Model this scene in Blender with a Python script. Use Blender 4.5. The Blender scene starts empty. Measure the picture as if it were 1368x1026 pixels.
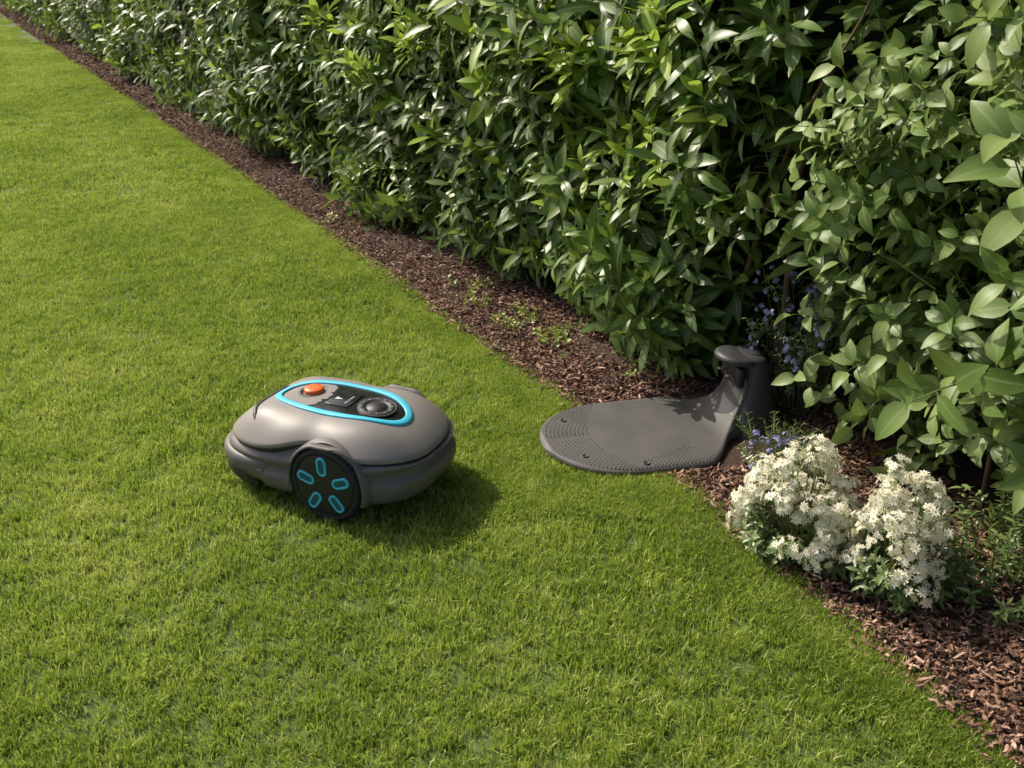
import bpy, math, random
import numpy as np
from mathutils import Vector, Matrix, Euler, Quaternion
random.seed(7); rng=np.random.default_rng(7)
scene=bpy.context.scene
COL=scene.collection
pi=math.pi

# ------------------------------------------------------------ helpers
def link(o,parent=None):
    COL.objects.link(o)
    if parent is not None: o.parent=parent
    return o
def empty(name,loc=(0,0,0),rotz=0):
    e=bpy.data.objects.new(name,None); e.empty_display_size=.1
    e.location=loc; e.rotation_euler=(0,0,rotz); COL.objects.link(e); return e
def mesh_data(name,V,F,mat=None,smooth=True,attrs=None,mats=None,mi=None):
    me=bpy.data.meshes.new(name)
    me.from_pydata([tuple(v) for v in V],[],F)
    if mat: me.materials.append(mat)
    if mats:
        for m in mats: me.materials.append(m)
        me.polygons.foreach_set('material_index',mi)
    if smooth: me.polygons.foreach_set('use_smooth',[True]*len(me.polygons))
    if attrs:
        for k,vals in attrs.items():
            a=me.attributes.new(k,'FLOAT','POINT'); a.data.foreach_set('value',vals)
    me.update(); return me
def mesh_obj(name,V,F,mat,parent=None,smooth=True,subd=0,bevel=0,attrs=None,loc=None,rot=None):
    o=bpy.data.objects.new(name,mesh_data(name,V,F,mat,smooth,attrs))
    link(o,parent)
    if loc: o.location=loc
    if rot: o.rotation_euler=rot
    if bevel:
        b=o.modifiers.new('b','BEVEL'); b.width=bevel; b.segments=2; b.limit_method='ANGLE'
    if subd:
        s=o.modifiers.new('s','SUBSURF'); s.levels=subd; s.render_levels=subd
    return o
def loft(rings,closed=True,cap0=False,cap1=False):
    V=[];F=[];n=len(rings[0])
    for r in rings: V+=list(r)
    for i in range(len(rings)-1):
        for j in range(n if closed else n-1):
            a=i*n+j;b=i*n+(j+1)%n
            F.append((a,b,b+n,a+n))
    if cap0: F.append(tuple(range(n))[::-1])
    if cap1: F.append(tuple((len(rings)-1)*n+j for j in range(n)))
    return V,F
def lathe(profile,segs=48,axis='z'):
    rings=[]
    for r,z in profile:
        ring=[]
        for k in range(segs):
            t=2*pi*k/segs
            if axis=='z': ring.append((r*math.cos(t),r*math.sin(t),z))
            else: ring.append((r*math.cos(t),z,r*math.sin(t)))
        rings.append(ring)
    return loft(rings,True,True,True)
def tube(V,F,pts,radii,n=6):
    base=len(V)
    pts=[Vector(p) for p in pts]
    for i,p in enumerate(pts):
        d=(pts[min(i+1,len(pts)-1)]-pts[max(i-1,0)]).normalized()
        u=d.orthogonal().normalized(); w=d.cross(u)
        for k in range(n):
            t=2*pi*k/n
            V.append(tuple(p+(u*math.cos(t)+w*math.sin(t))*radii[i]))
    for i in range(len(pts)-1):
        for k in range(n):
            a=base+i*n+k;b=base+i*n+(k+1)%n
            F.append((a,b,b+n,a+n))

# ------------------------------------------------------------ materials
def newmat(name):
    m=bpy.data.materials.new(name); m.use_nodes=True
    nt=m.node_tree; nt.nodes.clear()
    out=nt.nodes.new('ShaderNodeOutputMaterial')
    return m,nt,out
def N(nt,t,**k):
    n=nt.nodes.new(t)
    for a,b in k.items(): setattr(n,a,b)
    return n
def ramp(nt,stops):
    r=N(nt,'ShaderNodeValToRGB')
    e=r.color_ramp.elements
    while len(e)<len(stops): e.new(.5)
    for i,(p,c) in enumerate(stops):
        e[i].position=p; e[i].color=(*c,1)
    return r
def plastic(name,col,rough=.45,bump=.0,bscale=900,var=.12,metallic=0,dust=0,spec=.5):
    m,nt,out=newmat(name)
    b=N(nt,'ShaderNodeBsdfPrincipled')
    b.inputs['Specular IOR Level'].default_value=spec
    tc=N(nt,'ShaderNodeTexCoord')
    n1=N(nt,'ShaderNodeTexNoise'); n1.inputs['Scale'].default_value=9; n1.inputs['Detail'].default_value=6
    nt.links.new(tc.outputs['Object'],n1.inputs['Vector'])
    c0=[x*(1-var) for x in col]; c1=[x*(1+var) for x in col]
    r=ramp(nt,[(.35,c0),(.65,c1)])
    nt.links.new(n1.outputs['Fac'],r.inputs[0]); nt.links.new(r.outputs[0],b.inputs['Base Color'])
    b.inputs['Roughness'].default_value=rough; b.inputs['Metallic'].default_value=metallic
    if bump:
        n2=N(nt,'ShaderNodeTexNoise'); n2.inputs['Scale'].default_value=bscale
        nt.links.new(tc.outputs['Object'],n2.inputs['Vector'])
        bp=N(nt,'ShaderNodeBump'); bp.inputs['Strength'].default_value=bump; bp.inputs['Distance'].default_value=.001
        nt.links.new(n2.outputs['Fac'],bp.inputs['Height']); nt.links.new(bp.outputs[0],b.inputs['Normal'])
    nt.links.new(b.outputs[0],out.inputs[0]); return m
def leafmat(name,stops,rib,under,rough=.38,trans=.25,transcol=None,world=False,spec=.5):
    m,nt,out=newmat(name); L=nt.links.new
    b=N(nt,'ShaderNodeBsdfPrincipled'); b.inputs['Roughness'].default_value=rough
    b.inputs['Specular IOR Level'].default_value=spec
    at=N(nt,'ShaderNodeAttribute',attribute_name='rnd')
    oi=N(nt,'ShaderNodeObjectInfo')
    if world:   # grass: mostly per blade, little per clump
        o1=N(nt,'ShaderNodeMath',operation='MULTIPLY'); L(oi.outputs['Random'],o1.inputs[0]); o1.inputs[1].default_value=.15
        a1=N(nt,'ShaderNodeMath',operation='MULTIPLY'); L(at.outputs['Fac'],a1.inputs[0]); a1.inputs[1].default_value=1.7
        ad=N(nt,'ShaderNodeMath',operation='ADD'); L(a1.outputs[0],ad.inputs[0]); L(o1.outputs[0],ad.inputs[1])
    else:
        ad=N(nt,'ShaderNodeMath',operation='ADD'); L(at.outputs['Fac'],ad.inputs[0]); L(oi.outputs['Random'],ad.inputs[1])
    ml=N(nt,'ShaderNodeMath',operation='MULTIPLY'); L(ad.outputs[0],ml.inputs[0]); ml.inputs[1].default_value=.5
    fac=ml.outputs[0]
    if world:
        g=N(nt,'ShaderNodeNewGeometry')
        for sc,am in ((1.1,.26),(7,.20),(30,.14)):
            nz=N(nt,'ShaderNodeTexNoise'); nz.inputs['Scale'].default_value=sc; nz.inputs['Detail'].default_value=5
            L(g.outputs['Position'],nz.inputs['Vector'])
            mr=N(nt,'ShaderNodeMapRange'); mr.inputs[1].default_value=.3; mr.inputs[2].default_value=.7; mr.inputs[3].default_value=-am; mr.inputs[4].default_value=am
            L(nz.outputs['Fac'],mr.inputs[0])
            a2=N(nt,'ShaderNodeMath',operation='ADD'); L(fac,a2.inputs[0]); L(mr.outputs[0],a2.inputs[1]); fac=a2.outputs[0]
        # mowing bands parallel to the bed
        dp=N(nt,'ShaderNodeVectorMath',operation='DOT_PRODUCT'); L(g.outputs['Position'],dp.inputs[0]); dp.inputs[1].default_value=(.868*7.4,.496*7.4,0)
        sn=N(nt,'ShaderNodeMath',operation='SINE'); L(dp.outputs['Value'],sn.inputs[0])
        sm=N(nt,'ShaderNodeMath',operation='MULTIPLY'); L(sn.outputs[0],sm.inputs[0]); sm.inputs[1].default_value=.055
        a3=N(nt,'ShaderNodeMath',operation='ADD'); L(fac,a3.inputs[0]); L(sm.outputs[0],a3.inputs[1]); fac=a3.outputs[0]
    r=ramp(nt,stops); L(fac,r.inputs[0]); col=r.outputs[0]
    if rib:
        lv=N(nt,'ShaderNodeAttribute',attribute_name='lv')
        mr=N(nt,'ShaderNodeMapRange'); mr.inputs[1].default_value=.05; mr.inputs[2].default_value=.16; mr.inputs[3].default_value=.55; mr.inputs[4].default_value=0
        L(lv.outputs['Fac'],mr.inputs[0])
        mx=N(nt,'ShaderNodeMix',data_type='RGBA'); L(mr.outputs[0],mx.inputs[0]); L(col,mx.inputs[6]); mx.inputs[7].default_value=(*rib,1)
        col=mx.outputs[2]
    if under:
        g2=N(nt,'ShaderNodeNewGeometry')
        hf=N(nt,'ShaderNodeMath',operation='MULTIPLY'); L(g2.outputs['Backfacing'],hf.inputs[0]); hf.inputs[1].default_value=.65
        mx=N(nt,'ShaderNodeMix',data_type='RGBA'); L(hf.outputs[0],mx.inputs[0]); L(col,mx.inputs[6]); mx.inputs[7].default_value=(*under,1)
        col=mx.outputs[2]
    L(col,b.inputs['Base Color'])
    tr=N(nt,'ShaderNodeBsdfTranslucent')
    if transcol: 
        mx=N(nt,'ShaderNodeMix',data_type='RGBA'); mx.inputs[0].default_value=.5; L(col,mx.inputs[6]); mx.inputs[7].default_value=(*transcol,1); L(mx.outputs[2],tr.inputs[0])
    else: L(col,tr.inputs[0])
    ms=N(nt,'ShaderNodeMixShader'); ms.inputs[0].default_value=trans
    L(b.outputs[0],ms.inputs[1]); L(tr.outputs[0],ms.inputs[2]); L(ms.outputs[0],out.inputs[0])
    return m
def groundmat(name,stops,scale=30,bump=.6,rough=.95):
    m,nt,out=newmat(name); L=nt.links.new
    b=N(nt,'ShaderNodeBsdfPrincipled'); b.inputs['Roughness'].default_value=rough
    g=N(nt,'ShaderNodeNewGeometry')
    n1=N(nt,'ShaderNodeTexNoise'); n1.inputs['Scale'].default_value=scale; n1.inputs['Detail'].default_value=10; n1.inputs['Roughness'].default_value=.7
    L(g.outputs['Position'],n1.inputs['Vector'])
    r=ramp(nt,stops); L(n1.outputs['Fac'],r.inputs[0]); L(r.outputs[0],b.inputs['Base Color'])
    bp=N(nt,'ShaderNodeBump'); bp.inputs['Strength'].default_value=bump; bp.inputs['Distance'].default_value=.02
    L(n1.outputs['Fac'],bp.inputs['Height']); L(bp.outputs[0],b.inputs['Normal'])
    L(b.outputs[0],out.inputs[0]); return m
def rndmat(name,stops,rough=.85,spec=.3):
    m,nt,out=newmat(name); L=nt.links.new
    b=N(nt,'ShaderNodeBsdfPrincipled'); b.inputs['Roughness'].default_value=rough; b.inputs['Specular IOR Level'].default_value=spec
    oi=N(nt,'ShaderNodeObjectInfo'); g=N(nt,'ShaderNodeNewGeometry')
    n1=N(nt,'ShaderNodeTexNoise'); n1.inputs['Scale'].default_value=120; n1.inputs['Detail'].default_value=4
    L(g.outputs['Position'],n1.inputs['Vector'])
    mr=N(nt,'ShaderNodeMapRange'); mr.inputs[3].default_value=-.25; mr.inputs[4].default_value=.25; L(n1.outputs['Fac'],mr.inputs[0])
    ad=N(nt,'ShaderNodeMath',operation='ADD'); L(oi.outputs['Random'],ad.inputs[0]); L(mr.outputs[0],ad.inputs[1])
    r=ramp(nt,stops); L(ad.outputs[0],r.inputs[0]); L(r.outputs[0],b.inputs['Base Color'])
    L(b.outputs[0],out.inputs[0]); return m

M_grass=leafmat('grass_blade',[(0,(.10,.165,.027)),(.35,(.23,.345,.048)),(.7,(.40,.515,.085)),(1,(.64,.61,.23))],None,None,rough=.55,trans=.38,transcol=(.42,.55,.06),world=True,spec=.3)
M_laurel=leafmat('laurel_leaf',[(0,(.034,.07,.017)),(.45,(.095,.17,.034)),(.8,(.16,.255,.052)),(1,(.24,.33,.075))],(.27,.36,.11),(.22,.29,.1),rough=.38,trans=.28,transcol=(.32,.46,.05),spec=.42)
M_young=leafmat('young_laurel_leaf',[(0,(.22,.36,.04)),(1,(.42,.55,.07))],(.4,.52,.14),(.3,.44,.1),rough=.45,trans=.38,transcol=(.45,.6,.05),spec=.4)
M_shrub=leafmat('shrub_leaf',[(0,(.08,.14,.035)),(.5,(.16,.25,.065)),(1,(.29,.37,.13))],(.3,.38,.16),(.32,.4,.2),rough=.45,trans=.3,transcol=(.34,.48,.08),spec=.4)
M_small=leafmat('small_leaf',[(0,(.08,.14,.04)),(1,(.22,.30,.09))],None,None,trans=.25)
M_yel=leafmat('ground_cover_leaf',[(0,(.16,.24,.04)),(1,(.4,.46,.1))],None,None,trans=.3)
M_white=leafmat('cream_petal',[(0,(.82,.80,.62)),(1,(.90,.89,.78))],None,None,rough=.6,trans=.35,spec=.2)
M_eye=plastic('flower_eye',(.65,.5,.1),.8)
M_blue=leafmat('violet_petal',[(0,(.30,.32,.66)),(1,(.52,.52,.82))],None,None,rough=.6,trans=.2,spec=.2)
M_bark=plastic('bark',(.15,.095,.06),.9,var=.4)
M_stem=plastic('green_stem',(.15,.2,.06),.6,var=.2)
M_core=groundmat('hedge_core_dark',[(.3,(.008,.011,.005)),(.7,(.03,.036,.014))],40,1)  # near-black tone for the added light-blocking hedge core
M_lawnbase=groundmat('lawn_thatch',[(.3,(.06,.08,.018)),(.55,(.10,.15,.033)),(.75,(.17,.16,.07))],40)
M_ground=groundmat('earth',[(.3,(.05,.08,.02)),(.7,(.1,.15,.04))],4)
M_mulchb=groundmat('mulch_soil',[(.3,(.03,.017,.012)),(.7,(.12,.068,.046))],60,1)
M_chip=rndmat('bark_chip',[(0,(.05,.027,.018)),(.35,(.15,.08,.053)),(.75,(.29,.165,.112)),(1,(.50,.34,.25))])
M_stone=rndmat('stone',[(0,(.22,.17,.14)),(1,(.45,.38,.33))])
M_shell=plastic('shell_grey',(.225,.208,.195),.46,bump=.15,var=.03,spec=.4)
M_body=plastic('body_grey',(.125,.117,.116),.48,bump=.2,var=.04,spec=.4)
M_dark=plastic('dark_plastic',(.018,.018,.02),.5,bump=.2,var=.1)
M_gloss=plastic('console_black',(.012,.012,.014),.15,var=.05)
M_tyre=plastic('tyre_rubber',(.02,.02,.02),.8,bump=.3,var=.2)
M_cyan=plastic('cyan_trim',(.055,.50,.68),.45,var=.03)
M_cyand=plastic('cyan_dark',(.012,.10,.14),.4,var=.03)
M_orange=plastic('stop_button_orange',(.8,.14,.025),.35,var=.03)
M_lbl=plastic('label_light',(.5,.5,.5),.4,var=.02)
M_plate=plastic('station_grey',(.082,.079,.075),.6,bump=.35,bscale=500,var=.14)
M_stat=plastic('station_dark',(.045,.045,.046),.5,bump=.2,var=.08)
M_metal=plastic('contact_metal',(.55,.5,.42),.3,metallic=1,var=.02)

# ------------------------------------------------------------ scatter via geometry nodes
def scatter(name,P,R,S,I,sources,parent=None):
    c=bpy.data.collections.new(name+'_sources')
    for k,o in enumerate(sources):
        o.name='%s_src_%02d'%(name,k); c.objects.link(o)
    me=bpy.data.meshes.new(name); n=len(P)
    me.vertices.add(n); me.vertices.foreach_set('co',np.asarray(P,dtype=np.float32).ravel())
    a=me.attributes.new('rot','FLOAT_VECTOR','POINT'); a.data.foreach_set('vector',np.asarray(R,dtype=np.float32).ravel())
    a=me.attributes.new('scl','FLOAT','POINT'); a.data.foreach_set('value',np.asarray(S,dtype=np.float32).ravel())
    a=me.attributes.new('idx','INT','POINT'); a.data.foreach_set('value',np.asarray(I,dtype=np.int32).ravel())
    me.update()
    o=bpy.data.objects.new(name,me); link(o,parent)
    ng=bpy.data.node_groups.new(name,'GeometryNodeTree')
    ng.interface.new_socket('Geometry',in_out='INPUT',socket_type='NodeSocketGeometry')
    ng.interface.new_socket('Geometry',in_out='OUTPUT',socket_type='NodeSocketGeometry')
    gi=ng.nodes.new('NodeGroupInput'); go=ng.nodes.new('NodeGroupOutput')
    iop=ng.nodes.new('GeometryNodeInstanceOnPoints'); ci=ng.nodes.new('GeometryNodeCollectionInfo')
    ci.inputs['Collection'].default_value=c; ci.inputs['Separate Children'].default_value=True; ci.inputs['Reset Children'].default_value=True
    iop.inputs['Pick Instance'].default_value=True
    def na(nm,t):
        x=ng.nodes.new('GeometryNodeInputNamedAttribute'); x.data_type=t; x.inputs['Name'].default_value=nm; return x.outputs['Attribute']
    L=ng.links.new
    L(gi.outputs[0],iop.inputs['Points']); L(ci.outputs[0],iop.inputs['Instance'])
    L(na('idx','INT'),iop.inputs['Instance Index']); L(na('rot','FLOAT_VECTOR'),iop.inputs['Rotation']); L(na('scl','FLOAT'),iop.inputs['Scale'])
    L(iop.outputs[0],go.inputs[0])
    md=o.modifiers.new('scatter','NODES'); md.node_group=ng
    return o
def align(d,spin=None):
    q=Vector(d).to_track_quat('Z','Y')
    if spin is None: spin=random.uniform(0,2*pi)
    return tuple((q@Quaternion((0,0,1),spin)).to_euler())

# ------------------------------------------------------------ leaf builders
class Leafy:
    def __init__(s): s.V=[];s.F=[];s.lv=[];s.rd=[];s.mi=[]
    def leaf(s,base,d,up,L,W,droop=.3,fold=.15,nseg=5,peak=.45,mi=0,wav=0):
        d=Vector(d).normalized(); up=Vector(up)
        side=d.cross(up)
        if side.length<1e-4: side=d.orthogonal()
        side.normalize(); nrm=side.cross(d).normalized()
        b0=len(s.V); r=random.random(); base=Vector(base); ph=random.random()*6
        for i in range(nseg+1):
            t=i/nseg
            w=W*.5*(math.sin(pi*t**(math.log(.5)/math.log(peak))))**.8 if 0<t<1 else W*.03
            c=base+d*(L*t*(1-.12*droop*t))-nrm*(droop*L*t*t*.6)
            for v in (-1,0,1):
                z=abs(v)*w*fold*2+ (math.sin(t*7+ph+v)*wav*W if v else 0)
                s.V.append(tuple(c+side*(v*w)+nrm*z)); s.lv.append(abs(v)); s.rd.append(r)
        for i in range(nseg):
            for k in range(2):
                a=b0+i*3+k; s.F.append((a,a+1,a+4,a+3)); s.mi.append(mi)
    def stem(s,pts,radii,mi,n=5):
        b=len(s.V);f=len(s.F)
        tube(s.V,s.F,pts,radii,n)
        s.lv+= [1]*(len(s.V)-b); s.rd+=[.3]*(len(s.V)-b); s.mi+=[mi]*(len(s.F)-f)
    def obj(s,name,mats):
        me=mesh_data(name,s.V,s.F,None,True,{'lv':s.lv,'rnd':s.rd},mats,s.mi)
        return bpy.data.objects.new(name,me)

def laurel_sprig(seed,young=False):
    random.seed(seed); o=Leafy()
    H=random.uniform(.16,.22); bx,by=random.uniform(-.03,.03),random.uniform(-.03,.03)
    P=lambda t: Vector((bx*t*t,by*t*t,H*t))
    o.stem([P(0),P(.5),P(1)],[.003,.0024,.0014],1)
    n=random.randint(9,11); a=random.random()*6
    for k in range(n):
        t=.15+.85*k/(n-1); a+=2.4+random.uniform(-.3,.3)
        elev=math.radians((8+45*t**2)+random.uniform(-14,14))
        if young and t>.6: elev+=.25
        d=Vector((math.cos(a)*math.cos(elev),math.sin(a)*math.cos(elev),math.sin(elev)))
        L=random.uniform(.11,.165)*(1-.35*max(0,t-.8)/.2*.8)
        o.leaf(P(t),d,(0,0,1),L,L*random.uniform(.26,.33),droop=random.uniform(.2,.9),fold=random.uniform(.04,.2),mi=2 if (young and t>.35) else 0,wav=.03,nseg=6,peak=.52)
    return o.obj('laurel',[M_laurel,M_stem,M_young])
def shrub_sprig(seed,Ls=(.045,.075),ratio=(.5,.62)):
    random.seed(seed); o=Leafy()
    H=random.uniform(.2,.28); bx,by=random.uniform(-.08,.08),random.uniform(-.08,.08)
    P=lambda t: Vector((bx*t*t,by*t*t,H*t))
    o.stem([P(0),P(.5),P(1)],[.0025,.002,.001],1)
    n=random.randint(9,13); a=random.random()*6
    for k in range(n):
        t=.08+.92*k/(n-1); a+=2.4+random.uniform(-.4,.4)
        elev=math.radians(10+40*t+random.uniform(-25,20))
        d=Vector((math.cos(a)*math.cos(elev),math.sin(a)*math.cos(elev),math.sin(elev)))
        pe=P(t)+d*.012
        o.stem([P(t),pe],[.001,.0008],1,3)
        L=random.uniform(*Ls)
        o.leaf(pe,d,(0,0,1),L,L*random.uniform(*ratio),droop=random.uniform(.2,.9),fold=random.uniform(.05,.2),mi=0,peak=.4,wav=.03)
    return o.obj('shrub',[M_shrub,M_stem])

# ------------------------------------------------------------ bed edge line (world metres)
EY=[-4,1.0,1.723,2.503,3.078,3.78,5.08,10.37,45]
EX=[3.38,1.145,.820,.460,.154,-.251,-.98,-4.05,-24.1]
def ex(y): return np.interp(y,EY,EX)

mesh_obj('ground',[(-300,-300,-.02),(300,-300,-.02),(300,300,-.02),(-300,300,-.02)],[(0,1,2,3)],M_ground,smooth=False)
ys=np.concatenate([np.arange(-4,8,.05),np.arange(8,45.1,.5)])
V=[];F=[]
for i,y in enumerate(ys):
    e=float(ex(y))+.008*math.sin(y*23)+.006*math.sin(y*51+1)
    V+= [(-40,y,0),(e,y,0)]
    if i: a=2*i; F.append((a-2,a-1,a+1,a))
lawn=mesh_obj('lawn',V,F,M_lawnbase,smooth=False)
V=[];F=[]
K=[-.10,0,.15,.35,.6,1.0,2.2]
for i,y in enumerate(ys):
    for k in K:
        z=-.008 if k<0 else .004+ .012*math.sin(y*5+k*9)*min(1,k*4) + (.0 if k<.3 else .02)
        V.append((float(ex(y))+k,y,z))
    if i:
        for k in range(len(K)-1):
            a=(i-1)*len(K)+k; F.append((a,a+1,a+1+len(K),a+len(K)))
mulch=mesh_obj('mulch_bed',V,F,M_mulchb)

# ------------------------------------------------------------ charging station frame
SA=math.radians(13); SO=Vector((.090,2.695,0)); HW=.242; FR=.26
sax=Vector((math.cos(SA),math.sin(SA),0)); say=Vector((-math.sin(SA),math.cos(SA),0))
def plate_mask(X,Y):
    dx=X-SO.x; dy=Y-SO.y
    s=dx*sax.x+dy*sax.y; w=dx*say.x+dy*say.y
    hw=np.where(s<FR,HW*np.sqrt(np.clip(1-((FR-s)/FR)**2.2,0,1)),HW)
    return (s>0)&(s<.72)&(np.abs(w)<hw-.002)

# grass
def grass_clump(seed,rad,n,w,hmin,hmax):
    r=np.random.default_rng(seed); V=[];F=[];rd=[]
    tuft=[(rad*math.sqrt(r.uniform())*math.cos(t),rad*math.sqrt(r.uniform())*math.sin(t),r.uniform(.75,1.25)) for t in r.uniform(0,2*pi,max(6,n//22))]
    for k in range(n):
        a=r.uniform(0,2*pi); q=rad*math.sqrt(r.uniform()); bx,by=q*math.cos(a),q*math.sin(a); hm=1
        if r.uniform()<.45:
            t=tuft[r.integers(len(tuft))]; bx=t[0]+r.normal(0,.007); by=t[1]+r.normal(0,.007); hm=t[2]
        h=r.uniform(hmin,hmax)*hm; la=r.uniform(0,2*pi); lean=h*abs(r.normal(.3,.6)); wa=r.uniform(0,pi)
        wx,wy=math.cos(wa)*w*r.uniform(.5,1.3)/2,math.sin(wa)*w*r.uniform(.5,1.3)/2
        lx,ly=math.cos(la)*lean,math.sin(la)*lean
        b=len(V)
        V+=[(bx-wx,by-wy,-.003),(bx+wx,by+wy,-.003),(bx+lx*.35-wx*.9,by+ly*.35-wy*.9,h*.6),(bx+lx*.35+wx*.9,by+ly*.35+wy*.9,h*.6),(bx+lx,by+ly,h)]
        F+=[(b,b+1,b+3,b+2),(b+2,b+3,b+4)]
        rr=r.uniform(0,1)
        if r.uniform()<.05: rr=1.5
        rd+=[rr]*5
    me=mesh_data('grass',V,F,M_grass,False,{'rnd':rd,'lv':[1]*len(V)})
    return bpy.data.objects.new('grass',me)
src=[grass_clump(i,.030,48,.0028,.010,.024) for i in range(4)]+[grass_clump(10+i,.078,350,.0028,.010,.026) for i in range(7)]+[grass_clump(20+i,.17,680,.0042,.013,.028) for i in range(4)]
PX=[];PY=[];PI=[]
def grid(y0,y1,sp,lo,hi,inset):
    x0=-.9*y1-1.2; x1=float(ex(y0))
    xs=np.arange(x0,x1,sp); ysg=np.arange(y0,y1,sp); X,Y=np.meshgrid(xs,ysg); X=X.ravel();Y=Y.ravel()
    X=X+rng.uniform(-.35,.35,len(X))*sp; Y=Y+rng.uniform(-.35,.35,len(Y))*sp
    dx=X-SO.x; dy=Y-SO.y; s=dx*sax.x+dy*sax.y; w=dx*say.x+dy*say.y
    near=(s>-inset)&(s<.75)&(np.abs(w)<HW+inset)
    m=(X<ex(Y)-inset*1.1)&(X>-.9*Y-1.2)&(~near)
    PX.append(X[m]);PY.append(Y[m]);PI.append(rng.integers(lo,hi,m.sum()))
grid(.6,5.6,.084,4,11,.075); grid(5.6,14,.18,11,15,.15); grid(14,33,.24,11,15,.15)
n=9500; Y=rng.uniform(.6,14,n); Y=.6+(Y-.6)*rng.uniform(0,1,n)**.3; X=ex(Y)-rng.uniform(-.004,.16,n)+rng.normal(0,.009,n)
m=~plate_mask(X,Y); PX.append(X[m]);PY.append(Y[m]);PI.append(rng.integers(0,4,m.sum()))
n=2600; X=rng.uniform(-.07,.6,n);Y=rng.uniform(2.32,3.15,n); m=(X<ex(Y))&(~plate_mask(X,Y)); PX.append(X[m]);PY.append(Y[m]);PI.append(rng.integers(0,4,m.sum()))
PX=np.concatenate(PX);PY=np.concatenate(PY);PI=np.concatenate(PI);n=len(PX)
patch=np.sin(PX*3.1+PY*1.7)*np.sin(PY*2.3-PX*1.1)
S=(1+.08*patch)*rng.uniform(.9,1.15,n)
scatter('grass_blades',np.stack([PX,PY,np.zeros(n)],1),np.stack([rng.normal(0,.03,n),rng.normal(0,.03,n),rng.uniform(0,2*pi,n)],1),S,PI,src,lawn)

# bark chips
def chip(seed):
    r=np.random.default_rng(seed); L=r.uniform(.010,.030);W=r.uniform(.004,.009);T=r.uniform(.0015,.004)
    V=[]
    for t in (-.5,-.2,.2,.5):
        ww=W*(.6 if abs(t)==.5 else 1)*r.uniform(.6,1.1); oz=r.normal(0,.0015)
        for a,b in ((-1,-1),(1,-1),(1,1),(-1,1)):
            V.append((L*t+r.normal(0,.0015),a*ww/2+r.normal(0,.001),b*T/2+oz))
    F=[]
    for i in range(3):
        for k in range(4):
            a=i*4+k;b=i*4+(k+1)%4;F.append((a,b,b+4,a+4))
    F+=[(3,2,1,0),(12,13,14,15)]
    return bpy.data.objects.new('chip',mesh_data('chip',V,F,M_chip,False))
cs=[chip(i) for i in range(9)]
PP=[]
for (y0,y1,n,wd) in [(.6,4,30000,.75),(4,8,14000,.6),(8,20,8000,.5)]:
    Y=rng.uniform(y0,y1,n); X=ex(Y)+rng.uniform(-.012,wd,n)+rng.normal(0,.008,n)
    m=~plate_mask(X,Y); PP.append(np.stack([X[m],Y[m]],1))
n=500; Y=rng.uniform(1.2,5,n); X=ex(Y)-np.abs(rng.normal(0,.03,n)); m=~plate_mask(X,Y); PP.append(np.stack([X[m],Y[m]],1))
PP=np.concatenate(PP);n=len(PP)
Z=.008+rng.uniform(0,.016,n)+np.where(PP[:,0]-ex(PP[:,1])>.25,.012,0)
sc=rng.uniform(.45,1.15,n)*np.where(PP[:,1]>8,1.8,1)
scatter('bark_chips',np.column_stack([PP,Z]),np.stack([rng.normal(0,.35,n),rng.normal(0,.35,n),rng.uniform(0,6.28,n)],1),sc,rng.integers(0,9,n),cs,mulch)

# ------------------------------------------------------------ laurel hedge
hedge=empty('laurel_hedge',(0,0,0))
def hoff(y,z):
    base=float(np.interp(y,[3.0,3.4,4.3,5.5,8],[.46,.48,.42,.34,.30]))
    bul=.14+.08*math.exp(-((y-3.55)/.45)**2)
    b=base-bul*math.sin(pi*min(1,max(0,z)/1.8))
    b+=.05*math.sin(y*3.3+z*2)+.04*math.sin(y*7.1-z*5)+.03*math.sin(z*9+y*2)
    return b
def blocked(x,y,z):
    # clearance kept around the charging tower and its ramp
    return (.38<x<1.02) and (2.42<y<3.10) and z<.46
src=[laurel_sprig(100+i) for i in range(7)]+[laurel_sprig(200+i,True) for i in range(2)]
P=[];R=[];S=[];I=[]
random.seed(11)
OUT=Vector((-.87,-.5,0))
def hsprig(y,z,dep,s=1,ypro=.06):
    x=float(ex(y))+hoff(y,z)+.15+dep
    if y<2.9: x+=.40*min(1,(2.9-y)/.3)
    if blocked(x,y,z): return
    d=OUT*random.uniform(.25,1.0)+Vector((0,0,random.uniform(.25,1.1)))+Vector((random.gauss(0,.35),random.gauss(0,.35),0))
    if z<.3: d.z-=.35
    P.append((x,y,z)); R.append(align(d)); S.append(random.uniform(.7,1.15)*s)
    I.append(random.randint(7,8) if random.random()<ypro else random.randint(0,6))
for (y0,y1,cnt,s) in [(.9,2.9,360,.9),(2.85,4.6,620,.92),(4.6,8,820,.95),(8,14,820,1.05),(14,34,1250,1.3)]:
    for _ in range(cnt):
        y=random.uniform(y0,y1); z=random.uniform(.10,2.1)
        hsprig(y,z,random.choice([0,0,0,.08,.18,.3])+random.uniform(-.03,.05),s=s)
    for _ in range(cnt//5):
        y=random.uniform(y0,y1); hsprig(y,random.uniform(.06,.28),random.uniform(-.05,.12),s=s*.8)
    for _ in range(cnt//4):
        y=random.uniform(y0,y1); x=float(ex(y))+.5+random.uniform(0,.9)
        P.append((x,y,random.uniform(1.95,2.1))); R.append(align((random.gauss(0,.4),random.gauss(0,.4),1))); S.append(s); I.append(random.randint(0,6))
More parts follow.
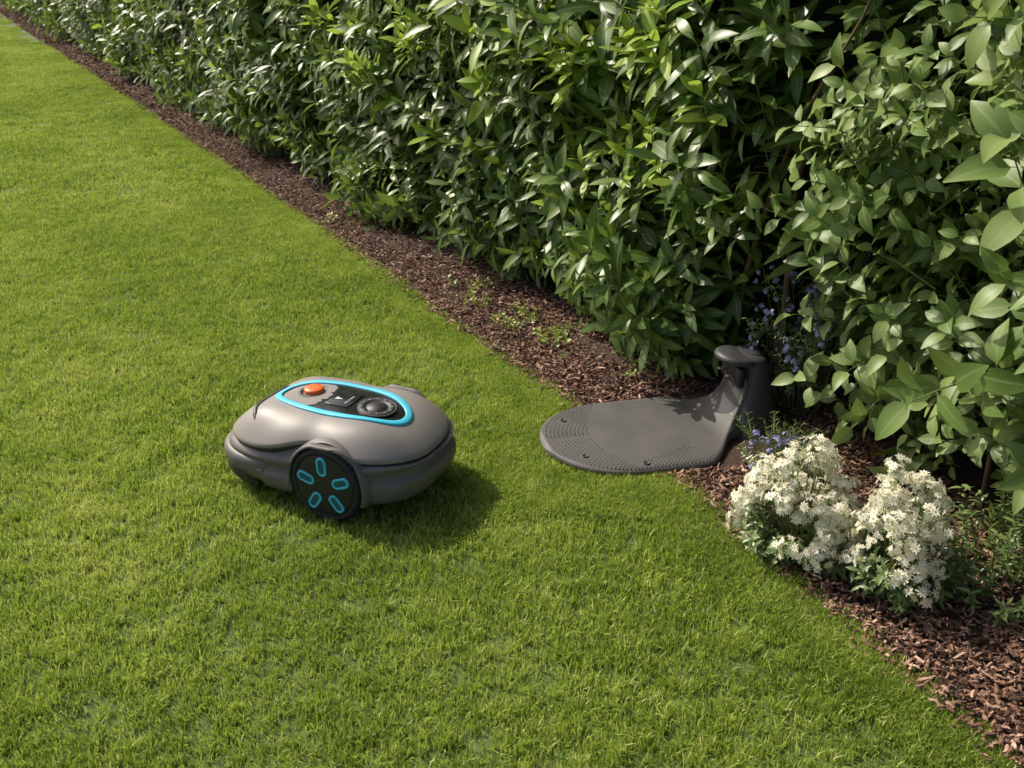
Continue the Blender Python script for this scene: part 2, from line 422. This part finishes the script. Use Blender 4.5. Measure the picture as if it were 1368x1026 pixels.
# low branches reaching out beside the charging station
for _ in range(16):
    y=random.uniform(3.14,3.42); z=random.uniform(.16,.5)
    P.append((float(ex(y))+random.uniform(.36,.5),y,z)); R.append(align(OUT*.9+Vector((random.gauss(.1,.25),random.gauss(-.2,.2),random.uniform(-.1,.4))))); S.append(random.uniform(.8,1.05)); I.append(random.randint(0,6))
for (y,z) in [(3.9,1.02),(3.65,.85),(3.35,.72),(3.55,.95),(4.6,1.0),(4.2,.7),(3.2,1.05),(5.6,.9),(3.1,.95),(6.5,1.1),(5.0,.7)]:
    for _ in range(4):
        yy=y+random.gauss(0,.07);zz=z+random.gauss(0,.06)
        x=float(ex(yy))+hoff(yy,zz)+.10
        P.append((x,yy,zz)); R.append(align(OUT*.6+Vector((random.gauss(0,.3),random.gauss(0,.3),.9)))); S.append(random.uniform(.7,.95)); I.append(random.randint(7,8))
for _ in range(600):
    y=random.uniform(2.6,20); x=float(ex(y))+1.45+random.uniform(-.1,.1)
    P.append((x,y,random.uniform(.1,2.05))); R.append(align((.8,.4,.6))); S.append(1.2); I.append(random.randint(0,6))
scatter('leaves',P,R,S,I,src,hedge)
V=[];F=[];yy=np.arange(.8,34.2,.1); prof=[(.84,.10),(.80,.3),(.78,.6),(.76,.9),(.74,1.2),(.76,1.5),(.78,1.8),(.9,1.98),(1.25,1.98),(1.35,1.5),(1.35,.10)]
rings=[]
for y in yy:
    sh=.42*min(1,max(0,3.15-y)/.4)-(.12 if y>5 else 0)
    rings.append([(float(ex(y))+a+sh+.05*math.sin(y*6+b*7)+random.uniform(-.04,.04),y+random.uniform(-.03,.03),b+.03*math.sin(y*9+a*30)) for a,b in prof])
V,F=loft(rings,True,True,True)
mesh_obj('hedge_core_block',V,F,M_core,hedge,smooth=False)  # solid dark core added inside the hedge to block light
V=[];F=[]
random.seed(3)
for k in range(130):
    y=1.2+ (k/130)**1.5*24+random.uniform(-.1,.1); x=float(ex(y))+random.uniform(.66,.76)+(.38 if y<2.9 else 0)
    p=[Vector((x,y,-.02))]; d=Vector((random.gauss(0,.05)+.03,random.gauss(0,.12),1))
    for i in range(6):
        p.append(p[-1]+d*random.uniform(.2,.3)); d+=Vector((random.gauss(0.01,.08),random.gauss(0,.15),0))
    tube(V,F,p,[.012,.011,.009,.008,.006,.004,.002])
mesh_obj('branches',V,F,M_bark,hedge)

# ------------------------------------------------------------ lighter shrubs at right
def make_shrub(name,count,yr,offr,zr,seed,src,sc=(.8,1.2),shape=None,stems=10,low=0):
    e=empty(name,(0,0,0)); random.seed(seed)
    P=[];R=[];S=[];I=[]
    for q in range(count+low):
        y=random.uniform(*yr); z=random.uniform(*zr); o=offr[0]+(offr[1]-offr[0])*random.random()**1.6
        if q>=count: z=random.uniform(.0,.30); o+=.10
        x0=shape(y,z) if shape else 0
        x=float(ex(y))+o+x0
        if blocked(x,y,z): continue
        P.append((x,y,z))
        d=OUT*random.uniform(-.1,1)+Vector((random.gauss(0,.5),random.gauss(0,.5),random.uniform(0,1)))
        R.append(align(d)); S.append(random.uniform(*sc)); I.append(random.randrange(len(src)))
    scatter('leaves_'+name,P,R,S,I,src,e)
    V=[];F=[]
    for k in range(stems):
        y=random.uniform(*yr); x=float(ex(y))+random.uniform(offr[0]+.22,offr[1])
        p=[Vector((x,y,-.01))]; d=Vector((random.gauss(.02,.08),random.gauss(0,.13),1))
        n=int(zr[1]/.22)
        for i in range(n):
            p.append(p[-1]+d*.22); d+=Vector((random.gauss(0,.08),random.gauss(0,.12),0))
        tube(V,F,p,list(np.linspace(.008,.002,n+1)))
    mesh_obj('stems_'+name,V,F,M_bark,e)
    return e
ss=[shrub_sprig(300+i) for i in range(6)]
make_shrub('green_shrub',440,(1.75,2.80),(.47,1.0),(.20,1.75),5,ss,shape=lambda y,z:.05*math.sin(z*6+y*5)+.10*max(0,(z-.9))*(1 if y>2.3 else -.3)+(.12 if z<.4 else 0),stems=14,low=90)
ss2=[shrub_sprig(320+i,(.075,.11),(.46,.56)) for i in range(4)]
make_shrub('broadleaf_shrub',260,(1.25,2.05),(.38,1.0),(.25,1.75),6,ss2,shape=lambda y,z:(.12 if z<.5 else 0)+.04*math.sin(z*7),stems=8,low=20)

# ------------------------------------------------------------ flowers
def flower_head(seed,mat,R=.030,fr=.009,n=22,pet=5,pw=.8,jit=(.75,1.1)):
    random.seed(seed); o=Leafy()
    for k in range(n):
        u=random.random(); th=random.random()*2*pi; ph=math.acos(1-u*1.05)
        c=Vector((math.sin(ph)*math.cos(th),math.sin(ph)*math.sin(th),math.cos(ph)*.8))
        pos=c*R*random.uniform(*jit); c=(c+Vector((random.gauss(0,.3),random.gauss(0,.3),.2))).normalized()
        o.stem([Vector((0,0,-.02)),pos],[.0007,.0005],1,3)
        q=c.to_track_quat('Z','Y'); a0=random.random()*6
        for p in range(pet):
            a=a0+2*pi*p/pet
            d=q@Vector((math.cos(a),math.sin(a),.25)); up=c
            o.leaf(pos,d,up,fr*random.uniform(.8,1.2),fr*pw,droop=random.uniform(.1,.5),fold=.1,nseg=3,peak=.6,mi=0)
        b=len(o.V); tube(o.V,o.F,[pos,pos+c*.0025],[.0020,.0014],5); o.lv+=[1]*(len(o.V)-b); o.rd+=[.5]*(len(o.V)-b); o.mi+=[2]*5
    return o.obj('head',[mat,M_stem,M_eye])
def small_sprig(seed,L0=.03,W=.25,H=.14,n=14,mat=None):
    mat=mat or M_small
    random.seed(seed); o=Leafy(); bx=random.uniform(-.03,.03)
    P=lambda t: Vector((bx*t*t,0,H*t)); o.stem([P(0),P(.5),P(1)],[.0016,.0013,.0008],1,4); a=0
    for k in range(n):
        t=k/(n-1); a+=2.4; el=random.uniform(0,.9)
        d=(math.cos(a)*math.cos(el),math.sin(a)*math.cos(el),math.sin(el)); L=L0*random.uniform(.7,1.2)
        o.leaf(P(t),d,(0,0,1),L,L*W,droop=.4,nseg=3,mi=0)
    return o.obj('sp',[mat,M_stem])
heads=[flower_head(400+i,M_white,.032,.013,17,8,.38,(.45,1.4)) for i in range(5)]+[flower_head(410+i,M_white,.024,.0125,10,8,.38,(.4,1.5)) for i in range(3)]
def flower_plant(cx,cy,rad,h,nh,nl,seed):
    e=empty('white_flower_plant',(cx,cy,0)); random.seed(seed)
    P=[];R=[];S=[];I=[];V=[];F=[]
    for k in range(nh):
        a=random.random()*2*pi; q=rad*math.sqrt(random.random()); x,y=q*math.cos(a),q*math.sin(a)
        z=h*(1-.80*(q/rad)**2)*random.uniform(.5,1.2)+.04
        d=Vector((x/rad*.8,y/rad*.8,.8))+Vector((random.gauss(0,.25),random.gauss(0,.25),0))
        P.append((x,y,z)); R.append(align(d)); S.append(random.uniform(.65,1.1)); I.append(random.randrange(8))
        tube(V,F,[(x*.35,y*.35,0),(x*.7,y*.7,z*.55),(x,y,z)],[.0018,.0015,.001],4)
    scatter('flower_heads',P,R,S,I,heads,e)
    mesh_obj('flower_stems',V,F,M_stem,e)
    P=[];R=[];S=[];I=[]
    for k in range(nl):
        a=random.random()*2*pi; q=rad*.95*math.sqrt(random.random()); x,y=q*math.cos(a),q*math.sin(a)
        P.append((x*.8+.02,y*.8,random.random()**1.2*h*.6*(1.1-(q/rad)**2))); R.append(align((x/rad*.7,y/rad*.7,.7))); S.append(random.uniform(.6,.95)); I.append(random.randrange(4))
    scatter('foliage',P,R,S,I,[small_sprig(430+i+seed,.035,.35,.11) for i in range(4)],e)
flower_plant(.71,2.155,.155,.24,84,90,1)
flower_plant(.905,1.975,.115,.27,62,64,2)
e=empty('fine_leaved_plant',(1.15,1.96,0)); random.seed(9)
P=[];R=[];S=[];I=[]
for k in range(110):
    a=random.random()*2*pi;q=.13*math.sqrt(random.random());x,y=q*math.cos(a),q*math.sin(a)
    P.append((x,y,random.random()*.24*(1.1-(q/.13)**2))); R.append(align((x*4,y*4,.8))); S.append(random.uniform(.7,1.1)); I.append(random.randrange(4))
scatter('foliage',P,R,S,I,[small_sprig(480+i,.03,.3,.12,16) for i in range(4)],e)

def violet_plant(cx,cy,rad,h,n,seed,nf=2):
    e=empty('violet_flower_plant',(cx,cy,0)); random.seed(seed)
    V=[];F=[];P=[];R=[];S=[];I=[]
    vs=[small_sprig(450+i+seed,.022,.22,.10,12) for i in range(3)]+[flower_head(460+i+seed,M_blue,.013,.0075,9) for i in range(2)]
    for k in range(n):
        a=random.random()*2*pi; q=rad*math.sqrt(random.random()); x,y=q*math.cos(a),q*math.sin(a); z=h*random.uniform(.5,1.05)
        pts=[Vector((x*.3,y*.3,0)),Vector((x*.6,y*.6,z*.5)),Vector((x,y,z))]; tube(V,F,pts,[.0016,.0013,.0008],4)
        for j in range(4):
            t=random.uniform(.25,1); p=pts[1].lerp(pts[2],max(0,t*2-1)) if t>.5 else pts[0].lerp(pts[1],t*2)
            P.append(tuple(p)); R.append(align((x/rad+random.gauss(0,.5),y/rad+random.gauss(0,.5),1))); S.append(random.uniform(.6,1)); I.append(random.randrange(3))
        for j in range(nf):
            P.append(tuple(pts[2]+Vector((random.gauss(0,.014),random.gauss(0,.014),-.025*j)))); R.append(align((x/rad,y/rad,1))); S.append(random.uniform(.5,1.1)); I.append(3+random.randrange(2))
    scatter('foliage_and_flowers',P,R,S,I,vs,e); mesh_obj('thin_stems',V,F,M_stem,e)
violet_plant(.93,2.93,.19,.50,46,21,3)
violet_plant(.745,2.49,.10,.17,22,40)
for i,(y,o,c) in enumerate([(3.75,.26,26),(3.55,.30,20),(4.05,.22,14),(3.3,.34,8),(5.2,.16,10)]):
    e=empty('ground_cover_plant',(float(ex(y))+o,y,0)); random.seed(50+i)
    gs=[small_sprig(500+i*5+j,.022,.6,.05,9,M_yel) for j in range(3)]
    scatter('leaflets',[(random.gauss(0,.05),random.gauss(0,.07),.015) for _ in range(c)],[align((random.gauss(0,.6),random.gauss(0,.6),1)) for _ in range(c)],[random.uniform(.6,1.1) for _ in range(c)],[random.randrange(3) for _ in range(c)],gs,e)

def stone(x,y,r,seed):
    rr=np.random.default_rng(seed); import bmesh
    bm=bmesh.new(); bmesh.ops.create_icosphere(bm,subdivisions=2,radius=r)
    k=rr.uniform(-1,1,(3,3))*3/r
    for v in bm.verts:
        n=sum(math.sin(float(k[i]@np.array(v.co))*.35) for i in range(3))
        v.co*=1+.10*n; v.co.z*=.6
    me=bpy.data.meshes.new('stone'); bm.to_mesh(me); bm.free(); me.materials.append(M_stone)
    o=bpy.data.objects.new('stone',me); o.location=(x,y,r*.35); link(o)
for i,(x,y,r) in enumerate([(-.93,5.25,.03),(.80,1.90,.012),(.86,1.80,.013),(.94,1.78,.010),(.60,2.36,.010)]):
    stone(x,y,r,i)

# ------------------------------------------------------------ charging station
st=empty('charging_station',(SO.x,SO.y,.020),SA)
H0=HW-.003; TY=.040
def hw(s):
    if s<FR: return H0*math.sqrt(max(0,1-((FR-s)/FR)**2.2))
    if s<.45: return H0
    t=min(1,(s-.45)/.18); t=t*t*(3-2*t)
    return H0*(1-t)+.080*t
def cy(s):
    t=min(1,max(0,(s-.42)/.2)); return TY*t*t*(3-2*t)
def path():
    out=[]
    for s in list(FR*(1-np.cos(np.linspace(.03,pi/2,18))))+list(np.linspace(FR+.02,.49,12)): out.append((s,.012,hw(s)))
    cx,cz,r=.50,.012+.13,.13
    for a in np.linspace(8,82,14):
        t=math.radians(a); s=cx+r*math.sin(t); z=cz-r*math.cos(t)
        out.append((s,z,hw(s)))
    out+=[(.632,.15,.075),(.634,.175,.072)]
    return out
pp=path(); NW=25
rings=[]
for (s,z,h) in pp:
    ring=[]
    h=max(h,.004)
    for k in range(NW):
        u=-1+2*k/(NW-1); w=h*u
        edge=max(0,(abs(u)-.93)/.07)
        fr=min(1,s/.012)
        zz=z*fr-.010*edge**2*(1 if z<.03 else .4)
        ring.append((s,w+cy(s),zz))
    if z<.03: low=[(s,h*(1+.02)+cy(s),-.016),(s,-h*(1+.02)+cy(s),-.016)]
    else:
        bs=.70; low=[(bs,h*.85+TY,max(z-.05,-.016)),(bs,-h*.85+TY,max(z-.05,-.016))]
    rings.append(ring+low)
V,F=loft(rings,True,True,True)
mesh_obj('base_plate',V,F,M_plate,st,subd=1)
rings=[]
for z,a,b,c in [(-.016,.12,.140,.665),(.03,.10,.122,.67),(.09,.070,.096,.68),(.15,.052,.084,.683),(.19,.046,.078,.68),(.215,.045,.074,.672),(.226,.038,.065,.668),(.228,.01,.02,.668)]:
    rings.append([(c+a*math.copysign(abs(math.cos(t))**.8,math.cos(t)),TY+b*math.copysign(abs(math.sin(t))**.8,math.sin(t)),z) for t in np.linspace(0,2*pi,33)[:-1]])
V,F=loft(rings,True,False,True); mesh_obj('tower',V,F,M_stat,st,subd=1)
rings=[]
for z,k in [(.200,.6),(.202,.92),(.208,1.0),(.216,1.0),(.224,.93),(.228,.75),(.229,.1)]:
    rings.append([(.635+.075*k*math.cos(t),TY+.076*k*math.sin(t),z-.008*math.cos(t)) for t in np.linspace(0,2*pi,41)[:-1]])
V,F=loft(rings,True,True,True); mesh_obj('tower_cap',V,F,M_stat,st,subd=1)
V=[];F=[]
def box(V,F,c,s):
    b=len(V)
    for z in (-1,1):
        for x,y in ((-1,-1),(1,-1),(1,1),(-1,1)): V.append((c[0]+x*s[0]/2,c[1]+y*s[1]/2,c[2]+z*s[2]/2))
    for f in [(3,2,1,0),(4,5,6,7),(0,1,5,4),(1,2,6,5),(2,3,7,6),(3,0,4,7)]: F.append(tuple(b+i for i in f))
box(V,F,(.622,TY,.165),(.02,.130,.062)); mesh_obj('charging_recess',V,F,M_dark,st,bevel=.004)
V=[];F=[]
for y in (-.03,.03): box(V,F,(.600,y+TY,.165),(.03,.010,.006))
mesh_obj('charging_contacts',V,F,M_metal,st,bevel=.001)
V=[];F=[]
def stud(x,y,r,z0,z1):
    b=len(V)
    for rr,z in ((r,z0),(r*.7,z1)):
        for k in range(6): V.append((x+rr*math.cos(k*pi/3),y+rr*math.sin(k*pi/3),z))
    for k in range(6): F.append((b+k,b+(k+1)%6,b+6+(k+1)%6,b+6+k))
    F.append(tuple(b+6+k for k in range(6)))
for q in range(17):
    sc_=.93-.043*q
    L_=[]
    for s in np.linspace(.50,.001,260): L_.append((s,-hw(s)))
    for s in np.linspace(.001,.36,200): L_.append((s,hw(s)))
    L_=[(.29+(a-.29)*sc_,b*sc_) for a,b in L_]
    nxt=(q%2)*.006; D=[0]
    for i in range(1,len(L_)): D.append(D[-1]+math.hypot(L_[i][0]-L_[i-1][0],L_[i][1]-L_[i-1][1]))
    T=D[-1]
    while nxt<T:
        i=int(np.searchsorted(D,nxt)); i=min(i,len(L_)-1); x,y=L_[i]
        onfront=x<.24-.008*q and q<12
        onside=y<0 and x>.24 and q<9-abs(x-.40)*34
        if (onfront or onside) and math.hypot(x-.10,abs(y)-.12)>.022 and math.hypot(x-.26,y+.200)>.018:
            stud(x,y,.0024,.0110,.0134)
        nxt+=.0115
mesh_obj('grip_studs',V,F,M_stat,st,smooth=False)
V=[];F=[]
for (x,y) in ((.10,.12),(.10,-.12),(.26,-.200)):
    b=lathe([(.010,.0115),(.010,.0145),(.007,.0147),(.006,.0128),(.001,.0127)],20)
    o=len(V); V+=[(v[0]+x,v[1]+y,v[2]) for v in b[0]]; F+=[tuple(o+i for i in f) for f in b[1]]
mesh_obj('ground_screws',V,F,M_dark,st)

# ------------------------------------------------------------ robotic mower
MA=math.radians(-25)
mw=empty('robotic_lawn_mower',(-.480,2.525,.010),MA)
WX,WR,WZ=.088,.106,.105
def superr(phi,a,b,n): 
    return 1/((abs(math.cos(phi))/a)**n+(abs(math.sin(phi))/b)**n)**(1/n)
def body_r(phi): return superr(phi,.320,.214,3.0)
def shell_rB(phi):
    r=superr(phi,.302,.210,2.8)
    x=r*math.cos(phi)
    r*=1-.17*abs(math.sin(phi))**5*math.exp(-((x-.06)/.095)**2)
    return r
def ze(phi): 
    x=math.cos(phi); t=min(1,max(0,(x+.35)/.9)); t=t*t*(3-2*t)
    return .158+.022*t+.036*abs(math.sin(phi))**6
def shell_z(x,y):
    phi=math.atan2(y,x); r=math.hypot(x,y); rho=r/shell_rB(phi)
    zt=.246
    z=zt-(zt-ze(phi))*rho**4.2
    z+=.012*math.exp(-((x-.175)/.085)**2-((abs(y)-.125)/.055)**2)
    z+=.011*math.exp(-((x+.18)/.08)**2-((abs(y)-.125)/.05)**2)
    z-=.014*math.exp(-(y/.11)**2)*max(0,(abs(x)-.04))*6*.5
    return z
NP=120
phis=[2*pi*k/NP for k in range(NP)]
rings=[]
for rho in [0.02,.12,.25,.38,.5,.6,.7,.78,.85,.91,.955,.985,1.0]:
    rings.append([(rho*shell_rB(p)*math.cos(p),rho*shell_rB(p)*math.sin(p),shell_z(rho*shell_rB(p)*math.cos(p),rho*shell_rB(p)*math.sin(p))) for p in phis])
def sedge(p): return shell_z(shell_rB(p)*math.cos(p),shell_rB(p)*math.sin(p))
for k,dz in [(1.005,-.004),(1.006,-.010),(.996,-.012),(.90,-.010)]:
    rings.append([(k*shell_rB(p)*math.cos(p),k*shell_rB(p)*math.sin(p),sedge(p)+dz) for p in phis])
V,F=loft(rings,True,True,False); F=[f[::-1] for f in F]
mesh_obj('upper_shell',V,F,M_shell,mw,subd=1)
rings=[]
for k,dz in [(.95,-.008),(.982,-.009),(.982,-.020),(.95,-.026)]:
    rings.append([(k*shell_rB(p)*math.cos(p),k*shell_rB(p)*math.sin(p),sedge(p)+dz) for p in phis])
V,F=loft(rings,True,False,False); F=[f[::-1] for f in F]
mesh_obj('shell_gap_shade',V,F,M_dark,mw)  # dark band added under the lip, standing in for the gap's shadow
V=[];F=[]
pts=[]
for t in np.linspace(0,1,14):
    y=.06-.21*t; x=-.222+.05*(t-.35)**2*2.4
    pts.append((x,y,shell_z(x,y)-.0035))
tube(V,F,pts,[.003]+[.0075]*12+[.003],8)
mesh_obj('front_slot',V,F,M_dark,mw)
NB=240
def archz(x,y):
    if abs(y)<.10: return -1
    d=abs(x-WX); R=WR+.008
    if d>=R: return -1
    return WZ-.004+math.sqrt(R*R-d*d)
rings=[]
for k,z in [(.78,.202),(.84,.196),(.87,.185),(.890,.172),(.925,.158),(.955,.152),(.982,.146),(.988,.137),(.962,.127),(.950,.114),(.975,.104),(1.0,.094),(1.003,.082),(.985,.062),(.965,.048),(.90,.044)]:
    ring=[]
    for j in range(NB):
        p=2*pi*j/NB; r=body_r(p)*k; x,y=r*math.cos(p),r*math.sin(p)
        zz=z
        if z<.16: zz+= (.026*max(0,x-.08)/.22)*(1 if z>.09 else .7) -(.020*max(0,-x)/.3)*(1 if z>.09 else 0)
        if x<-.12 and z<.1: zz+=.012
        zz=min(zz,sedge(p)-.016)
        az=archz(x,y)
        if az>zz: zz=min(az,.208)
        ring.append((x,y,zz))
    rings.append(ring)
V,F=loft(rings,True,False,False); F=[f[::-1] for f in F]
ob=mesh_obj('lower_body',V,F,M_body,mw)
so=ob.modifiers.new('sol','SOLIDIFY'); so.thickness=.004; so.offset=-1
rings=[]
for k,z in [(.5,.03),(.80,.03),(.88,.045),(.86,.08),(.78,.12),(.74,.16),(.5,.17)]:
    rings.append([(body_r(p)*k*math.cos(p),min(.155,max(-.155,body_r(p)*k*math.sin(p))),z) for p in phis])
V,F=loft(rings,True,True,True); mesh_obj('chassis',V,F,M_dark,mw)
def frontloft(prof,span,mat,name):
    pb=[math.radians(a) for a in np.linspace(180-span,180+span,61)]
    rings=[]
    for k,z in prof:
        ring=[]
        for p in pb:
            e=min(1,(math.radians(span)-abs(p-pi))/math.radians(22)); kk=.94+(k-.94)*(max(0,e)**.5)
            ring.append((body_r(p)*kk*math.cos(p),body_r(p)*kk*math.sin(p),z))
        rings.append(ring)
    V,F=loft(rings,False); F=[f[::-1] for f in F]
    return mesh_obj(name,V,F,mat,mw,subd=1)
frontloft([(.94,.074),(1.0,.074),(1.025,.066),(1.025,.040),(.98,.028),(.85,.026)],50,M_dark,'front_skid')
frontloft([(.95,.122),(1.00,.121),(1.035,.112),(1.042,.098),(1.035,.082),(1.01,.074),(.95,.072)],64,M_body,'front_bumper')
for sgn in (-1,1):
    rings=[]
    sections=[(WR+.006,.14),(WR+.006,.210),(WR+.008,.214),(WR+.012,.213),(WR+.019,.203),(WR+.024,.17)]
    angs=np.linspace(math.radians(-20),math.radians(200),49)
    for rr,yy in sections:
        ring=[]
        for a in angs:
            top=max(0,math.sin(a))
            r2=WR+.006+(rr-WR-.006)*(1-.6*top)
            ring.append((WX+r2*math.cos(a),sgn*(yy-.022*top*top*(1 if yy>.15 else 0)),max(WZ-.003+r2*math.sin(a),.045)))
        rings.append(ring)
    V,F=loft(rings,False)
    if sgn>0: F=[f[::-1] for f in F]
    mesh_obj('wheel_arch',V,F,M_body,mw,subd=1)
for sgn in (-1,1):
    V,F=lathe([(.02,-.018),(.032,-.016),(.036,-.006),(.036,.006),(.032,.016),(.02,.018)],28,'y')
    mesh_obj('caster_wheel',V,F,M_tyre,mw,loc=(-.245,sgn*.125,.034))
def stadium(w,h,n=10):
    pts=[]
    for k in range(n+1): a=-pi/2+pi*k/n; pts.append((h/2-w/2+w/2*math.cos(a),w/2*math.sin(a)))
    for k in range(n+1): a=pi/2+pi*k/n; pts.append((-(h/2-w/2)+w/2*math.cos(a),w/2*math.sin(a)))
    return pts
for sgn in (-1,1):
    f=sgn
    prof=[(.05,.165),(WR-.006,.165),(WR,.172),(WR,.206),(WR-.004,.213),(WR-.012,.216),(WR-.016,.212),(WR-.020,.2105),(.060,.2125),(.030,.214),(.018,.216),(.012,.216),(.002,.2155)]
    V,F=lathe([(r,y*f) for r,y in prof],72,'y')
    if sgn>0: F=[q[::-1] for q in F]
    w=mesh_obj('drive_wheel',V,F,M_tyre,mw,loc=(WX,0,WZ-.004))
    V=[];F=[]
    for k in range(44):
        a=2*pi*k/44; ca,sa=math.cos(a),math.sin(a); b=len(V)
        for (r,y) in ((WR-.002,.168),(WR+.004,.171),(WR+.004,.207),(WR-.002,.213)):
            for t in (-.0022,.0022): V.append((r*ca-t*sa,y*f,r*sa+t*ca))
        for q in range(3): F.append((b+2*q,b+2*q+1,b+2*q+3,b+2*q+2))
        F.append((b,b+2,b+4,b+6)); F.append((b+1,b+7,b+5,b+3))
    mesh_obj('tread',V,F,M_tyre,w,smooth=False)
    V,F=lathe([(r,y*f) for r,y in [(WR-.017,.2108),(WR-.019,.2135),(WR-.022,.2140),(.062,.2155),(.030,.2165),(.002,.2170)]],72,'y')
    mesh_obj('hub',V,F,M_dark,w)
    V=[];F=[];V2=[];F2=[]
    for q in range(5):
        a=math.radians(93+72*q); ca,sa=math.cos(a),math.sin(a)
        def put(u,v,y): 
            r=.057+u; return (r*ca-v*sa,y*f,r*sa+v*ca)
        R_=[]
        for (w_,h_,y) in ((.030,.055,.2130),(.0295,.0545,.2185),(.028,.053,.2192),(.0185,.0430,.2192),(.017,.0415,.2182),(.0165,.041,.2130)):
            R_.append([put(u,v,y) for u,v in stadium(w_,h_)])
        v_,f_=loft(R_); o=len(V); V+=v_; F+=[tuple(o+i for i in g) for g in f_]
        pts=[put(u,v,.2175) for u,v in stadium(.018,.042)]; o=len(V2); V2+=pts; F2.append(tuple(range(o,o+len(pts))))
    mesh_obj('spoke_trim',V,F,M_cyan,w); mesh_obj('spoke_inset',V2,F2,M_cyand,w,smooth=False)
def sup(a,b,n,t): c,s=math.cos(t),math.sin(t); return (a*math.copysign(abs(c)**(2/n),c),b*math.copysign(abs(s)**(2/n),s))
CX=.014
rings=[]
A,B=.212,.100
for d,h in [(0.0,-.002),(0.0,.003),(-.002,.005),(-.018,.005),(-.020,.003),(-.021,-.006)]:
    ring=[]
    for t in phis:
        x,y=sup(A+d,B+d,2.2,t); x+=CX; ring.append((x,y,shell_z(x,y)+h))
    rings.append(ring)
V,F=loft(rings); F=[q[::-1] for q in F]
mesh_obj('cyan_ring',V,F,M_cyan,mw,subd=1)
rings=[]
for k in [1,.93,.8,.6,.4,.2,.02]:
    ring=[]
    for t in phis:
        x,y=sup((A-.0195)*k,(B-.0195)*k,2.2,t); x+=CX
        dip=-.014*math.exp(-((x+.125)/.05)**2)*(1-k**6)
        ring.append((x,y,shell_z(x,y)+.0005+dip))
    rings.append(ring)
V,F=loft(rings,True,False,True)
mesh_obj('control_console',V,F,M_gloss,mw)
zc=lambda x,y: shell_z(x,y)
V,F=lathe([(.027,-.004),(.029,.004),(.0285,.009),(.025,.0125),(.012,.0135),(.001,.0137)],40)
mesh_obj('stop_button',V,F,M_orange,mw,loc=(-.090,.014,zc(-.09,0)+.000))
V,F=lathe([(.042,-.004),(.043,.0015),(.039,.003),(.032,.001),(.030,-.002)],48)
mesh_obj('button_surround',V,F,M_dark,mw,loc=(-.090,.014,zc(-.09,0)-.0015))
V,F=lathe([(.050,.0),(.050,.004),(.047,.006),(.036,.006),(.033,.003),(.027,.003),(.025,.006),(.001,.0065)],56)
mesh_obj('control_dial',V,F,M_dark,mw,loc=(.125,0,zc(.125,0)+.0005),rot=(0,.08,0))
V,F=lathe([(.053,.0),(.053,.0035),(.0505,.0035),(.0505,.0)],56)
mesh_obj('dial_bezel',V,F,M_body,mw,loc=(.125,0,zc(.125,0)+.001),rot=(0,.08,0))
V=[];F=[]
box(V,F,(.020,0,zc(.02,0)+.0015),(.075,.085,.002)); mesh_obj('display_screen',V,F,M_gloss,mw,bevel=.002)
V=[];F=[]
zz=zc(.02,0)+.0035
V+=[(-.004,-.014,zz),(-.004,.004,zz),(.020,-.005,zz)]
F+=[(0,2,1)]
for k in range(5): box(V,F,(.038+.0,-.022+.010*k,zz-.0004),(.006,.004,.0006))
mesh_obj('display_icons',V,F,M_lbl,mw,smooth=False)
V=[];F=[]
for k in range(12):
    a=2*pi*k/12; box(V,F,(.125+.0415*math.cos(a),.0415*math.sin(a),zc(.125,0)+.0069-.08*.0415*math.cos(a)),(.003,.003,.0008))
mesh_obj('dial_marks',V,F,M_lbl,mw,smooth=False)

# ------------------------------------------------------------ light, sky, camera
az=Vector((-.78,.62,0)).normalized(); EL=math.radians(43)
sd=Vector((az.x*math.cos(EL),az.y*math.cos(EL),math.sin(EL)))
sun=bpy.data.lights.new('sun','SUN'); sun.energy=5; sun.angle=math.radians(.6); sun.color=(1,.92,.78)
so=bpy.data.objects.new('sun',sun); so.rotation_euler=sd.to_track_quat('Z','Y').to_euler(); so.location=(-4,6,6); COL.objects.link(so)
w=bpy.data.worlds.new('World'); scene.world=w; w.use_nodes=True
nt=w.node_tree; bg=nt.nodes['Background']; sky=nt.nodes.new('ShaderNodeTexSky'); sky.sky_type='NISHITA'; sky.sun_disc=False
sky.sun_elevation=EL; sky.sun_rotation=math.atan2(sd.x,sd.y); sky.dust_density=5; sky.air_density=.8; sky.ozone_density=.5
nt.links.new(sky.outputs[0],bg.inputs[0]); bg.inputs[1].default_value=.15
cam=bpy.data.cameras.new('camera'); cam.sensor_width=36; cam.lens=36*1350/1368; cam.clip_end=1000; cam.clip_start=.05
cam.dof.use_dof=True; cam.dof.focus_distance=2.85; cam.dof.aperture_fstop=9
co=bpy.data.objects.new('camera',cam); co.location=(0,0,1.45); co.rotation_euler=(math.radians(90-24.5),0,0); COL.objects.link(co)
scene.camera=co
scene.view_settings.view_transform='Standard'; scene.view_settings.look='None'; scene.view_settings.exposure=0
